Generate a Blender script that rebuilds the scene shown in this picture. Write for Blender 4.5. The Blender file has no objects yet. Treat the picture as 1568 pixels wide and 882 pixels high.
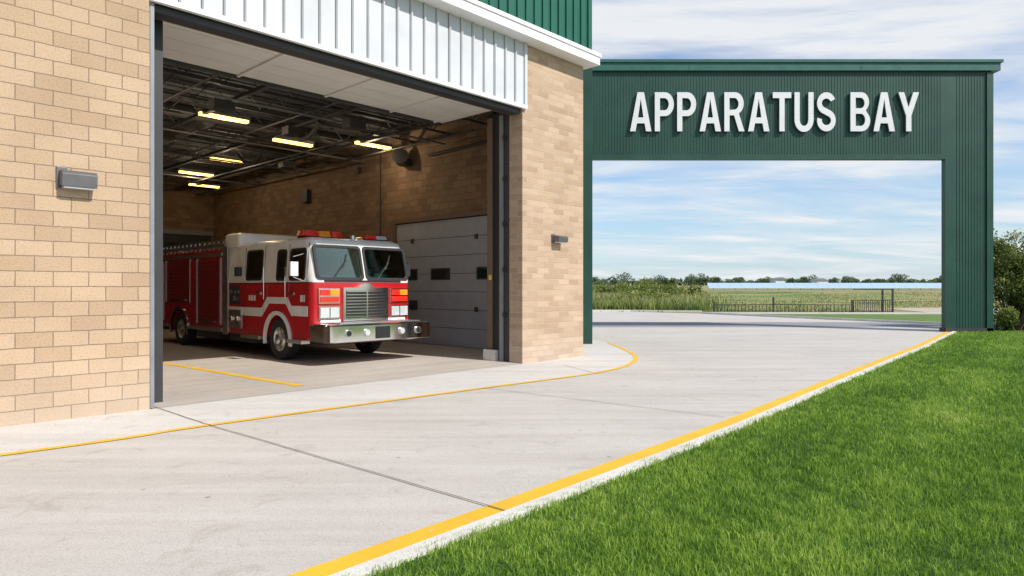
import bpy, bmesh, math, random
import numpy as np
from mathutils import Vector, Matrix
random.seed(7); rng=np.random.default_rng(7)
S=bpy.context.scene
S.view_settings.view_transform='Standard'; S.view_settings.look='None'; S.view_settings.exposure=0

# ------------------------------------------------------------------ materials
def newmat(name):
    m=bpy.data.materials.new(name); m.use_nodes=True
    nt=m.node_tree; b=nt.nodes['Principled BSDF']
    return m,nt,b
def N(nt,t,**k):
    n=nt.nodes.new(t)
    for a,v in k.items():
        if hasattr(n,a): setattr(n,a,v)
        else: n.inputs[a].default_value=v
    return n
def L(nt,a,b): nt.links.new(a,b)
def ramp(nt,fac,stops):
    r=nt.nodes.new('ShaderNodeValToRGB'); e=r.color_ramp.elements
    while len(e)>1: e.remove(e[-1])
    e[0].position=stops[0][0]; e[0].color=(*stops[0][1],1)
    for p,c in stops[1:]:
        x=e.new(p); x.color=(*c,1)
    L(nt,fac,r.inputs[0]); return r.outputs[0]
def mixc(nt,fac,a,b,mode='MIX'):
    m=nt.nodes.new('ShaderNodeMix'); m.data_type='RGBA'; m.blend_type=mode
    for i,v in ((0,fac),(6,a),(7,b)):
        if hasattr(v,'is_linked') or hasattr(v,'links'): L(nt,v,m.inputs[i])
        else: m.inputs[i].default_value=(*v,1) if isinstance(v,tuple) and len(v)==3 else v
    return m.outputs[2]
def simple(name,col,rough=.5,metal=0,var=.12,scale=3,bump=0,bscale=60,coat=0):
    m,nt,b=newmat(name)
    tc=N(nt,'ShaderNodeTexCoord'); no=N(nt,'ShaderNodeTexNoise',Scale=scale,Detail=6.,Roughness=.6)
    L(nt,tc.outputs['Object'],no.inputs['Vector'])
    c=ramp(nt,no.outputs[0],[(.3,tuple(x*(1-var) for x in col)),(.7,tuple(min(1,x*(1+var)) for x in col))])
    L(nt,c,b.inputs['Base Color'])
    rr=N(nt,'ShaderNodeMapRange'); rr.inputs[3].default_value=max(0.02,rough-.07); rr.inputs[4].default_value=rough+.1
    L(nt,no.outputs[0],rr.inputs[0]); L(nt,rr.outputs[0],b.inputs['Roughness'])
    b.inputs['Metallic'].default_value=metal; b.inputs['Coat Weight'].default_value=coat
    b.inputs['Coat Roughness'].default_value=.04
    if bump:
        n2=N(nt,'ShaderNodeTexNoise',Scale=bscale,Detail=4.); L(nt,tc.outputs['Object'],n2.inputs['Vector'])
        bp=N(nt,'ShaderNodeBump',Strength=bump,Distance=.01); L(nt,n2.outputs[0],bp.inputs['Height']); L(nt,bp.outputs[0],b.inputs['Normal'])
    return m
def emis(name,col,st):
    m,nt,b=newmat(name); b.inputs['Base Color'].default_value=(*col,1)
    b.inputs['Emission Color'].default_value=(*col,1); b.inputs['Emission Strength'].default_value=st
    return m
def brick(name,w,h,c1,c2,mort,ms=.008,bump=.6):
    m,nt,b=newmat(name)
    tc=N(nt,'ShaderNodeTexCoord'); sp=N(nt,'ShaderNodeSeparateXYZ'); L(nt,tc.outputs['Object'],sp.inputs[0])
    ad=N(nt,'ShaderNodeMath',operation='ADD'); L(nt,sp.outputs[0],ad.inputs[0]); L(nt,sp.outputs[1],ad.inputs[1])
    cb=N(nt,'ShaderNodeCombineXYZ'); L(nt,ad.outputs[0],cb.inputs[0]); L(nt,sp.outputs[2],cb.inputs[1])
    wn=N(nt,'ShaderNodeTexNoise',Scale=9.,Detail=3.); L(nt,tc.outputs['Object'],wn.inputs['Vector'])
    wm=N(nt,'ShaderNodeVectorMath',operation='SCALE'); wm.inputs['Scale'].default_value=.016
    L(nt,wn.outputs[1],wm.inputs[0]); va=N(nt,'ShaderNodeVectorMath',operation='ADD'); L(nt,cb.outputs[0],va.inputs[0]); L(nt,wm.outputs[0],va.inputs[1])
    br=N(nt,'ShaderNodeTexBrick'); br.offset=.5
    br.inputs['Scale'].default_value=1; br.inputs['Brick Width'].default_value=w; br.inputs['Row Height'].default_value=h
    br.inputs['Mortar Size'].default_value=ms; br.inputs['Mortar Smooth'].default_value=.3; br.inputs['Bias'].default_value=0
    br.inputs['Color1'].default_value=(*c1,1); br.inputs['Color2'].default_value=(*c2,1); br.inputs['Mortar'].default_value=(*mort,1)
    L(nt,va.outputs[0],br.inputs['Vector'])
    n1=N(nt,'ShaderNodeTexNoise',Scale=42.,Detail=6.,Roughness=.78); L(nt,tc.outputs['Object'],n1.inputs['Vector'])
    n2=N(nt,'ShaderNodeTexNoise',Scale=.9,Detail=4.); L(nt,tc.outputs['Object'],n2.inputs['Vector'])
    g1=ramp(nt,n1.outputs[0],[(.30,(.52,.48,.44)),(.47,(.93,.92,.91)),(.72,(1.0,1.0,1.0))])
    g2=ramp(nt,n2.outputs[0],[(.3,(.86,.85,.84)),(.7,(1.0,1.0,1.0))])
    c=mixc(nt,1.,mixc(nt,1.,br.outputs[0],g1,'MULTIPLY'),g2,'MULTIPLY')
    n3=N(nt,'ShaderNodeTexNoise',Scale=2.5,Detail=5.); L(nt,tc.outputs['Object'],n3.inputs['Vector'])
    zr=N(nt,'ShaderNodeMapRange'); zr.inputs[1].default_value=0; zr.inputs[2].default_value=.9; zr.inputs[3].default_value=.5; zr.inputs[4].default_value=0; L(nt,sp.outputs[2],zr.inputs[0])
    zz=N(nt,'ShaderNodeMath',operation='MULTIPLY'); L(nt,zr.outputs[0],zz.inputs[0]); L(nt,n3.outputs[0],zz.inputs[1])
    c=mixc(nt,zz.outputs[0],c,(.58,.52,.46))
    L(nt,c,b.inputs['Base Color'])
    b.inputs['Roughness'].default_value=.92
    hm=N(nt,'ShaderNodeMath',operation='MULTIPLY_ADD'); hm.inputs[1].default_value=-1.6; L(nt,br.outputs['Fac'],hm.inputs[0])
    L(nt,n1.outputs[0],hm.inputs[2])
    bp=N(nt,'ShaderNodeBump',Strength=bump,Distance=.016); L(nt,hm.outputs[0],bp.inputs['Height']); L(nt,bp.outputs[0],b.inputs['Normal'])
    return m
def concrete(name,base,dark=.8,slab=False):
    m,nt,b=newmat(name); tc=N(nt,'ShaderNodeTexCoord')
    n1=N(nt,'ShaderNodeTexNoise',Scale=.35,Detail=7.,Roughness=.6); n2=N(nt,'ShaderNodeTexNoise',Scale=70.,Detail=5.,Roughness=.7)
    n3=N(nt,'ShaderNodeTexNoise',Scale=2.2,Detail=8.,Roughness=.7,Distortion=1.2)
    for n in (n1,n2,n3): L(nt,tc.outputs['Object'],n.inputs['Vector'])
    mp=N(nt,'ShaderNodeMapping'); mp.inputs['Rotation'].default_value=(0,0,math.radians(-46.8)); mp.inputs['Scale'].default_value=(.25,3.,1)
    L(nt,tc.outputs['Object'],mp.inputs['Vector']); n4=N(nt,'ShaderNodeTexNoise',Scale=1.,Detail=6.,Roughness=.6); L(nt,mp.outputs[0],n4.inputs['Vector'])
    c=ramp(nt,n1.outputs[0],[(.3,tuple(x*dark for x in base)),(.7,base)])
    c=mixc(nt,1.,c,ramp(nt,n2.outputs[0],[(.32,(.64,.64,.64)),(.5,(1,1,1))]),'MULTIPLY')
    c=mixc(nt,1.,c,ramp(nt,n3.outputs[0],[(.22,(.72,.69,.66)),(.44,(1,1,1))]),'MULTIPLY')
    c=mixc(nt,1.,c,ramp(nt,n4.outputs[0],[(.3,(.86,.845,.83)),(.6,(1,1,1))]),'MULTIPLY')
    vo=N(nt,'ShaderNodeTexVoronoi',Scale=1.3); L(nt,tc.outputs['Object'],vo.inputs['Vector'])
    c=mixc(nt,1.,c,ramp(nt,vo.outputs['Distance'],[(.0,(.45,.43,.41)),(.022,(.6,.58,.56)),(.04,(1,1,1))]),'MULTIPLY')
    L(nt,c,b.inputs['Base Color']); b.inputs['Roughness'].default_value=.85
    bp=N(nt,'ShaderNodeBump',Strength=.35,Distance=.006); L(nt,n2.outputs[0],bp.inputs['Height']); L(nt,bp.outputs[0],b.inputs['Normal'])
    return m
def paint(name,col,under):
    m,nt,b=newmat(name); tc=N(nt,'ShaderNodeTexCoord')
    n=N(nt,'ShaderNodeTexNoise',Scale=9.,Detail=9.,Roughness=.75); L(nt,tc.outputs['Object'],n.inputs['Vector'])
    n2=N(nt,'ShaderNodeTexNoise',Scale=1.5,Detail=4.); L(nt,tc.outputs['Object'],n2.inputs['Vector'])
    k=ramp(nt,n.outputs[0],[(.34,(1,1,1)),(.41,(0,0,0))])
    c=mixc(nt,1.,col,ramp(nt,n2.outputs[0],[(.3,(.85,.82,.8)),(.7,(1,1,1))]),'MULTIPLY')
    L(nt,mixc(nt,k,c,under),b.inputs['Base Color']); b.inputs['Roughness'].default_value=.7
    return m
def windowglass():
    m=bpy.data.materials.new('window_glass'); m.use_nodes=True; nt=m.node_tree; nt.nodes.clear()
    o=N(nt,'ShaderNodeOutputMaterial'); t=N(nt,'ShaderNodeBsdfTransparent'); t.inputs[0].default_value=(.52,.74,.69,1)
    g=N(nt,'ShaderNodeBsdfGlossy'); g.inputs['Roughness'].default_value=.02; g.inputs[0].default_value=(1,1,1,1)
    f=N(nt,'ShaderNodeFresnel'); f.inputs[0].default_value=1.6; ma=N(nt,'ShaderNodeMath',operation='MULTIPLY_ADD'); ma.inputs[1].default_value=1.2; ma.inputs[2].default_value=.04; ma.use_clamp=True
    L(nt,f.outputs[0],ma.inputs[0]); mx=N(nt,'ShaderNodeMixShader'); L(nt,ma.outputs[0],mx.inputs[0]); L(nt,t.outputs[0],mx.inputs[1]); L(nt,g.outputs[0],mx.inputs[2]); L(nt,mx.outputs[0],o.inputs[0])
    return m
M_brick=brick('tan_split_block',.42,.203,(.64,.475,.325),(.53,.38,.25),(.33,.24,.165),.006,.95)  # mortar colour darkened to carry the shadow line between blocks
M_brick2=brick('tan_brick_small',.40,.135,(.64,.475,.335),(.48,.335,.22),(.70,.60,.50),.008,.95)
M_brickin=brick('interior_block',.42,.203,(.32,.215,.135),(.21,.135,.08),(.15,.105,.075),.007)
M_conc=concrete('driveway_concrete',(.60,.56,.515),.88); M_pad=concrete('pad_concrete',(.68,.65,.61),.9); M_floor=concrete('bay_floor_concrete',(.55,.49,.43),.85)
M_archshade=concrete('arch_shadow_grey',(.33,.33,.345),.8)  # darker ground tone, paints the arch's shadow on the driveway
M_kerb=concrete('kerb_concrete',(.76,.735,.69),.9)
M_yel=paint('yellow_paint',(.84,.50,.03),(.58,.47,.33))
M_joint=simple('joint_sealant',(.16,.13,.11),.9)
M_white=simple('white_metal',(.76,.77,.78),.45,var=.04,scale=1.5)
M_hdr=simple('header_metal',(.56,.58,.61),.4,.0,var=.08,scale=1.2)
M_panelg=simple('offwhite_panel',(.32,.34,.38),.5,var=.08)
M_green=simple('green_metal',(.009,.057,.037),.42,var=.18,scale=.8)
M_greenc=simple('green_cap',(.022,.11,.085),.4,var=.1)
M_greenb=simple('green_building_metal',(.016,.11,.07),.4,var=.12,scale=.8)
M_dark=simple('dark_steel',(.035,.035,.038),.5); M_black=simple('black_rubber',(.012,.012,.013),.6)
M_greysteel=simple('grey_steel',(.24,.25,.27),.5,.3); M_ceil=simple('ceiling_deck',(.11,.11,.115),.8,var=.35)
M_joist=simple('joist_steel',(.055,.055,.057),.6); M_brown=simple('brown_trim',(.14,.09,.06),.6); M_duct=simple('galvanised_duct',(.20,.20,.205),.5,.5)
M_under=simple('door_underside',(.76,.74,.71),.6,var=.06,scale=1)
M_bronze=simple('fixture_metal',(.16,.155,.16),.45,.6); M_lens=simple('fixture_lens',(.42,.44,.46),.25)
M_letter=simple('letter_white',(.70,.71,.72),.4,var=.06); M_letside=simple('letter_side',(.10,.11,.12),.5)
M_tube=emis('lamp_tube',(1,.60,.15),4.2)
M_red=simple('red_paint',(.46,.012,.018),.22,0,.10,1,coat=.8); M_red2=simple('dark_red_shutter',(.26,.012,.018),.35,0,.12,1,coat=.3)
M_twhite=simple('white_paint',(.80,.80,.78),.25,0,.03,1,coat=.6); M_chrome=simple('chrome',(.80,.80,.80),.10,1,.05)
M_alum=simple('brushed_aluminium',(.62,.62,.62),.32,1,.08)
M_glass=simple('dark_glass',(.012,.03,.03),.03,0,.5,1.6); M_glass.node_tree.nodes['Principled BSDF'].inputs['Specular IOR Level'].default_value=.9
M_win=windowglass(); M_seat=simple('seat_fabric',(.34,.35,.36),.85); M_dash=simple('dashboard',(.14,.14,.14),.7); M_liner=simple('headliner',(.55,.55,.53),.8)
M_lampc=simple('headlamp_glass',(.75,.78,.80),.06,.4); M_lampr=simple('red_lamp',(.75,.03,.02),.15,coat=.6); M_lampo=simple('amber_lamp',(.95,.30,.02),.15,coat=.6)
M_tire=simple('tyre_rubber',(.018,.018,.019),.75,bump=.3,bscale=30)

# ------------------------------------------------------------------ mesh builder
class MB:
    def __init__(s): s.v=[];s.f=[];s.m=[];s.mats=[]
    def mi(s,m):
        if m not in s.mats: s.mats.append(m)
        return s.mats.index(m)
    def add(s,vs,fs,m):
        o=len(s.v); s.v+= [tuple(v) for v in vs]; k=s.mi(m)
        for f in fs: s.f.append(tuple(o+i for i in f)); s.m.append(k)
    def box(s,lo,hi,m):
        x0,y0,z0=lo;x1,y1,z1=hi
        s.add([(x0,y0,z0),(x1,y0,z0),(x1,y1,z0),(x0,y1,z0),(x0,y0,z1),(x1,y0,z1),(x1,y1,z1),(x0,y1,z1)],
          [(0,3,2,1),(4,5,6,7),(0,1,5,4),(1,2,6,5),(2,3,7,6),(3,0,4,7)],m)
    def prism(s,pts,vec,m):
        n=len(pts); p=[Vector(q) for q in pts]; q=[a+Vector(vec) for a in p]
        s.add(p+q,[tuple(range(n))[::-1],tuple(range(n,2*n))]+[(i,(i+1)%n,n+(i+1)%n,n+i) for i in range(n)],m)
    def ring(s,po,pi,vec,m):
        n=len(po); v=Vector(vec); A=[Vector(q) for q in po];B=[Vector(q) for q in pi]
        vs=A+B+[a+v for a in A]+[a+v for a in B]; fs=[]
        for i in range(n):
            j=(i+1)%n; fs+=[(i,j,n+j,n+i),(2*n+i,3*n+i,3*n+j,2*n+j),(i,2*n+i,2*n+j,j),(n+i,n+j,3*n+j,3*n+i)]
        s.add(vs,fs,m)
    def cyl(s,p0,p1,r,m,n=12,r1=None):
        p0=Vector(p0);p1=Vector(p1);a=(p1-p0).normalized(); u=a.orthogonal().normalized(); w=a.cross(u); r1=r if r1 is None else r1
        A=[p0+(u*math.cos(t)+w*math.sin(t))*r for t in [2*math.pi*i/n for i in range(n)]]
        B=[p1+(u*math.cos(t)+w*math.sin(t))*r1 for t in [2*math.pi*i/n for i in range(n)]]
        s.add(A+B,[tuple(range(n))[::-1],tuple(range(n,2*n))]+[(i,(i+1)%n,n+(i+1)%n,n+i) for i in range(n)],m)
    def lathe(s,c,prof,m,n=36):
        vs=[];k=len(prof)
        for i in range(n):
            t=2*math.pi*i/n
            for r,y in prof: vs.append((c[0]+r*math.cos(t),c[1]+y,c[2]+r*math.sin(t)))
        fs=[(i*k+j,i*k+j+1,((i+1)%n)*k+j+1,((i+1)%n)*k+j) for i in range(n) for j in range(k-1)]
        s.add(vs,fs,m)
    def loft(s,rings,m):
        R=[]
        for z,x0,x1,y0,y1,rf,rb in rings:
            ring=[]
            for cx,cy,r,a0 in ((x0+rf,y0+rf,rf,180),(x1-rb,y0+rb,rb,270),(x1-rb,y1-rb,rb,0),(x0+rf,y1-rf,rf,90)):
                for j in range(7):
                    t=math.radians(a0+90*j/6); ring.append((cx+r*math.cos(t),cy+r*math.sin(t),z))
            R.append(ring)
        n=len(R[0]); vs=[p for r in R for p in r]
        fs=[(k*n+i,k*n+(i+1)%n,(k+1)*n+(i+1)%n,(k+1)*n+i) for k in range(len(R)-1) for i in range(n)]
        fs+=[tuple(range(n))[::-1],tuple(range((len(R)-1)*n,len(R)*n))]
        s.add(vs,fs,m)
    def obj(s,name,parent=None,bevel=0,smooth=False,seg=2):
        me=bpy.data.meshes.new(name); me.from_pydata(s.v,[],s.f)
        for m in s.mats: me.materials.append(m)
        me.polygons.foreach_set('material_index',s.m)
        bm=bmesh.new(); bm.from_mesh(me); bmesh.ops.recalc_face_normals(bm,faces=bm.faces); bm.to_mesh(me); bm.free()
        ob=bpy.data.objects.new(name,me); S.collection.objects.link(ob)
        if parent: ob.parent=parent
        if smooth:
            me.polygons.foreach_set('use_smooth',[True]*len(me.polygons)); 
            try: me.set_sharp_from_angle(angle=math.radians(35))
            except Exception: pass
        if bevel:
            b=ob.modifiers.new('bevel','BEVEL'); b.width=bevel; b.segments=seg; b.limit_method='ANGLE'; b.angle_limit=math.radians(40)
        return ob
def empty(name,loc=(0,0,0),rz=0,parent=None):
    e=bpy.data.objects.new(name,None); e.location=loc; e.rotation_euler=(0,0,rz); S.collection.objects.link(e)
    if parent: e.parent=parent
    return e
def sheet(name,pts,z,m,parent=None):
    b=MB(); b.add([(x,y,z) for x,y in pts],[tuple(range(len(pts)))],m); o=b.obj(name,parent)
    for p in o.data.polygons:
        if p.normal.z<0: p.flip()
    return o
def ribbon(name,pts,w,z,m,parent=None,side=0,h=0):
    P=[Vector((*p,0)) for p in pts]; A=[];B=[]
    for i,p in enumerate(P):
        d=Vector((0,0,0))
        if i>0: d+=(p-P[i-1]).normalized()
        if i<len(P)-1: d+=(P[i+1]-p).normalized()
        d.normalize(); n=Vector((d.y,-d.x,0))
        o0,o1=(-w/2,w/2) if side==0 else (side,side+w)
        A.append(p+n*o0); B.append(p+n*o1)
    b=MB(); k=len(P)
    vs=[(a.x,a.y,z+h) for a in A]+[(a.x,a.y,z+h) for a in B]
    fs=[(i,i+1,k+i+1,k+i) for i in range(k-1)]
    if h:
        vs+=[(a.x,a.y,z) for a in A]+[(a.x,a.y,z) for a in B]
        fs+=[(i,i+1,2*k+i+1,2*k+i) for i in range(k-1)]+[(k+i,k+i+1,3*k+i+1,3*k+i) for i in range(k-1)]
        fs+=[(0,k,3*k,2*k),(k-1,2*k-1,4*k-1,3*k-1)]
    b.add(vs,fs,m); return b.obj(name,parent)
def smoothpath(pts,n=6):
    out=[]
    for i in range(len(pts)-1):
        p0=pts[max(0,i-1)];p1=pts[i];p2=pts[i+1];p3=pts[min(len(pts)-1,i+2)]
        for j in range(n):
            t=j/n
            out.append(tuple(.5*(2*p1[k]+(p2[k]-p0[k])*t+(2*p0[k]-5*p1[k]+4*p2[k]-p3[k])*t*t+(3*p1[k]-p0[k]-3*p2[k]+p3[k])*t**3) for k in (0,1)))
    return out+[pts[-1]]

# ------------------------------------------------------------------ world, sun, camera
el=math.atan2(.90,1.007); tr=Vector((-.811,.597,-.90)).normalized()
W=bpy.data.worlds.new('World'); S.world=W; W.use_nodes=True; nt=W.node_tree; bg=nt.nodes['Background']
sky=N(nt,'ShaderNodeTexSky'); sky.sky_type='NISHITA'; sky.sun_disc=False; sky.sun_elevation=el; sky.sun_rotation=math.atan2(.811,-.597)
sky.air_density=1.0; sky.dust_density=.3; sky.ozone_density=2.0
tc=N(nt,'ShaderNodeTexCoord'); sp=N(nt,'ShaderNodeSeparateXYZ'); L(nt,tc.outputs['Generated'],sp.inputs[0])
za=N(nt,'ShaderNodeMath',operation='ADD'); za.inputs[1].default_value=.11; L(nt,sp.outputs[2],za.inputs[0])
zm=N(nt,'ShaderNodeMath',operation='MAXIMUM'); zm.inputs[1].default_value=.05; L(nt,za.outputs[0],zm.inputs[0])
dx=N(nt,'ShaderNodeMath',operation='DIVIDE'); dy=N(nt,'ShaderNodeMath',operation='DIVIDE')
L(nt,sp.outputs[0],dx.inputs[0]); L(nt,zm.outputs[0],dx.inputs[1]); L(nt,sp.outputs[1],dy.inputs[0]); L(nt,zm.outputs[0],dy.inputs[1])
cb=N(nt,'ShaderNodeCombineXYZ'); L(nt,dx.outputs[0],cb.inputs[0]); L(nt,dy.outputs[0],cb.inputs[1])
mp=N(nt,'ShaderNodeMapping'); mp.inputs['Scale'].default_value=(.55,1.25,1); mp.inputs['Rotation'].default_value=(0,0,.16); mp.inputs['Location'].default_value=(5.3,3.05,0); L(nt,cb.outputs[0],mp.inputs[0])
c1=N(nt,'ShaderNodeTexNoise',Scale=1.,Detail=8.,Roughness=.58,Distortion=.5); L(nt,mp.outputs[0],c1.inputs['Vector'])
cr=ramp(nt,c1.outputs[0],[(.40,(0.03,0.03,0.03)),(.51,(.40,.40,.40)),(.62,(.95,.95,.95))])
tint=mixc(nt,1.,sky.outputs[0],(.96,1.12,1.28),'MULTIPLY')
hz=N(nt,'ShaderNodeMapRange'); hz.inputs[1].default_value=0; hz.inputs[2].default_value=.22; hz.inputs[3].default_value=.7; hz.inputs[4].default_value=0; L(nt,sp.outputs[2],hz.inputs[0])
base=mixc(nt,hz.outputs[0],tint,(4.0,5.1,6.1))
col=mixc(nt,cr,base,(6.9,7.1,7.3))
L(nt,col,bg.inputs[0]); bg.inputs[1].default_value=.125
sd=bpy.data.lights.new('sun','SUN'); sd.energy=4.95; sd.angle=math.radians(.5); sd.color=(1,.945,.86)
so=bpy.data.objects.new('sun',sd); S.collection.objects.link(so); so.rotation_euler=tr.to_track_quat('-Z','Y').to_euler(); so.location=(20,-20,30)
cd=bpy.data.cameras.new('camera'); cam=bpy.data.objects.new('camera',cd); S.collection.objects.link(cam); S.camera=cam
cam.location=(0,0,1.8); cam.rotation_euler=(math.pi/2,0,0); cd.lens=36*1029/1568; cd.clip_end=6000

# ------------------------------------------------------------------ terrain
def tz(y): return float(np.interp(y,[62,100,200,600,3000],[0,.45,2.3,4.4,14]))
def gmat():
    m,nt,b=newmat('meadow_ground'); tc=N(nt,'ShaderNodeTexCoord')
    mp=N(nt,'ShaderNodeMapping'); mp.inputs['Scale'].default_value=(.6,1.,1); L(nt,tc.outputs['Object'],mp.inputs[0])
    a=N(nt,'ShaderNodeTexNoise',Scale=.06,Detail=8.,Roughness=.65,Distortion=1.); c=N(nt,'ShaderNodeTexNoise',Scale=1.2,Detail=8.,Roughness=.7)
    L(nt,mp.outputs[0],a.inputs['Vector']); L(nt,tc.outputs['Object'],c.inputs['Vector'])
    k=ramp(nt,a.outputs[0],[(.35,(.14,.21,.055)),(.46,(.23,.26,.08)),(.54,(.36,.29,.13)),(.60,(.33,.26,.12)),(.70,(.18,.23,.065))])
    k=mixc(nt,1.,k,ramp(nt,c.outputs[0],[(.3,(.65,.68,.6)),(.6,(1.,1.,1.))]),'MULTIPLY'); L(nt,k,b.inputs['Base Color']); b.inputs['Roughness'].default_value=1
    return m
def lawnmat(name,c0,c1):
    m,nt,b=newmat(name); tc=N(nt,'ShaderNodeTexCoord')
    a=N(nt,'ShaderNodeTexNoise',Scale=.7,Detail=6.,Roughness=.65); c=N(nt,'ShaderNodeTexNoise',Scale=45.,Detail=6.,Roughness=.8)
    L(nt,tc.outputs['Object'],a.inputs['Vector']); L(nt,tc.outputs['Object'],c.inputs['Vector'])
    k=mixc(nt,1.,ramp(nt,a.outputs[0],[(.3,c0),(.7,c1)]),ramp(nt,c.outputs[0],[(.3,(.5,.55,.5)),(.65,(1.,1.,1.))]),'MULTIPLY')
    L(nt,k,b.inputs['Base Color']); b.inputs['Roughness'].default_value=1
    return m
xs=[-3000,-1200,-500,-200,-100]+list(range(-60,161,20))+[220,320,500,900,1600,3000]
ys=[-200,-60,0,20,40,50,62,75,90,105,125,150,175,200,260,340,450,600,1000,3000]
g=MB(); g.add([(x,y,tz(y)-.02) for y in ys for x in xs],[(j*len(xs)+i,j*len(xs)+i+1,(j+1)*len(xs)+i+1,(j+1)*len(xs)+i) for j in range(len(ys)-1) for i in range(len(xs)-1)],gmat())
g.obj('ground',None,0,True)
curb=[(-22,-19),(-8,-3.9),(-1.384,4.2),(-.235,5.495),(2.75,8.947),(5.71,12.6),(9.1,16.75),(12.45,20.8),(17.8,27.6)]
M_lawn=lawnmat('lawn_soil',(.045,.10,.014),(.08,.16,.025))
sheet('lawn',[(x+.3,y) for x,y in curb]+[(19,27.9),(60,27.9),(60,-19)],0.0,M_lawn)
sheet('verge_grass',[(21.4,31.5),(60,31.5),(60,46),(14,47.2)],0.0,lawnmat('verge_soil',(.10,.18,.03),(.17,.26,.05)))
sheet('gravel_patch',[(30,46.6),(42,46.6),(50,62),(33,60)],0.0,simple('gravel',(.46,.38,.30),.95,var=.25,scale=8))
road=[(x,y) for x,y in curb]+[(19.5,29.5),(21.2,32.5),(13.2,47.0),(9,51),(-60,57),(-60,-19)]
sheet('driveway',road,.004,M_conc)
sheet('arch_shadow_strip',[(-50,31.2),(20.3,30.8),(21.0,32.4),(19.3,35.2),(-50,36.5)],.008,M_archshade)  # added dark strip: the arch's shadow band put into ground colour
ribbon('kerb_line_paint',curb,.25,.009,M_yel,side=.0001)
ribbon('kerb',curb,.13,-.01,M_kerb,side=.252,h=.05)
ribbon('kerb',[(24,29.6),(21.3,32.4),(13.3,46.9),(30,46.2),(60,46.0)],.15,0,M_kerb,h=.12)
ribbon('kerb',[(14,49.5),(9,51.1),(-20,53.6)],.18,0,M_kerb,h=.14)
bl=[(-12.8,.9),(-5.49,7.2),(-3.96,8.78),(-.514,12.03),(.7,13.14),(1.73,14.14),(2.45,15.15),(2.98,16.4),(3.25,17.8),(3.27,19.7),(3.14,21.8)]
bl=smoothpath(bl)
ribbon('painted_yellow_line',bl,.12,.013,M_yel)
sheet('sidewalk_pad',bl+[(2.9,23),(-3,24),(-20,8)],.008,M_pad)
ribbon('painted_yellow_line',[(-8.59,16.25),(-3.86,12.26)],.17,.017,M_yel)
def jit(p,n=14,a=.012):
    out=[]
    for (x0,y0),(x1,y1) in zip(p[:-1],p[1:]):
        for i in range(n): t=i/n; out.append((x0+(x1-x0)*t+rng.normal(0,a),y0+(y1-y0)*t+rng.normal(0,a)))
    return out+[p[-1]]
ribbon('pavement_joint',jit([(-5.51,10.23),(-3.96,8.78),(-.03,5.37)],14,.004),.015,.0175,M_joint)
for p in ([(-.514,12.03),(2.95,9.31)],[(3.6,19.4),(10.9,19.2)],[(1.73,14.14),(1.2,15.6)]):
    ribbon('pavement_joint',jit(p,10,.004),.013,.0175,M_joint)
ribbon('pavement_crack',jit([(2.95,14.8),(5.2,14.4),(7.4,15.6)],16,.05),.007,.0175,M_joint)

# ------------------------------------------------------------------ fire station
u=46.8; P0=(1.869,17.64,0)
FS=empty('fire_station',P0,math.radians(u))
b=MB(); b.box((-26,0,0),(-10.56,.35,7.597),M_brick); b.obj('facade_wall_left',FS)
b=MB(); b.box((-2.37,0,0),(0,.43,7.597),M_brick2); b.obj('facade_pier',FS,.006)
b=MB(); b.box((-.3,.433,0),(0,24,7.597),M_brick2); b.obj('side_wall_outer',FS)
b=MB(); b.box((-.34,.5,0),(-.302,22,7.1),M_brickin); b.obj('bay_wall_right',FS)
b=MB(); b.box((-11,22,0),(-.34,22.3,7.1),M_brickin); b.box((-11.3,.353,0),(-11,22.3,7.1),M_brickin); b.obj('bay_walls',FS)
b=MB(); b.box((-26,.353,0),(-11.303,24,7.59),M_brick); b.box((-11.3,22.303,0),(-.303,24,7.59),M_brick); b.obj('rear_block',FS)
b=MB(); b.box((-10.998,.31,7.11),(-.35,22,7.5),M_ceil)
d=.5
while d<22: b.box((-10.99,d,7.06),(-.36,d+.06,7.108),M_ceil); d+=.3
b.obj('bay_ceiling',FS)
b=MB(); b.box((-10.557,.02,6.12),(-2.373,.3,7.595),M_greysteel); b.obj('header_wall',FS)
b=MB(); b.box((-10.556,-.03,6.1),(-2.30,.017,7.597),M_hdr)
s=-10.5
while s<-2.4:
    b.prism([(s,-.031,6.13),(s+.018,-.075,6.13),(s+.038,-.075,6.13),(s+.05,-.031,6.13)],(0,0,1.46),M_hdr); b.box((s-.012,-.034,6.13),(s-.001,-.0305,7.59),M_dark); s+=.34
b.box((-10.56,-.085,6.04),(-2.28,.0,6.12),M_white); b.box((-2.36,-.08,6.122),(-2.28,-.002,7.59),M_hdr)
b.obj('header_panels',FS)
b=MB(); b.box((-10.55,.05,5.93),(-2.4,.30,6.037),M_dark); b.box((-10.55,.303,5.97),(-2.4,.45,6.1),M_brown); b.obj('header_trim',FS)
b=MB(); b.box((-26,-.40,7.6),(.2,24.3,7.88),M_white); b.box((-26,-.43,7.80),(.23,24.33,7.90),M_white); b.obj('soffit_fascia',FS,.01)
b=MB(); b.box((-26,-.2,7.902),(.0,24,10.3),M_greenb)
s=-25.9
while s<0: b.box((s,-.245,7.95),(s+.03,-.201,10.28),M_greenb); s+=.3
s=0
while s<24: b.box((.001,s,7.95),(.035,s+.035,10.28),M_greenb); s+=.3
b.box((-.09,-.25,7.93),(.05,-.12,10.3),M_greenb); b.box((-26,-.3,10.3),(.1,24.1,10.45),M_greenc); b.obj('upper_green_cladding',FS)
b=MB()
for i in range(4):
    b.box((-10.4,.50+i*.56,6.14),(-2.5,.50+i*.56+.545,6.19),M_under)
for s in (-10.1,-8.0,-6.0,-4.2,-2.8): b.box((s,.5,6.10),(s+.05,2.74,6.139),M_under)
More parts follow.
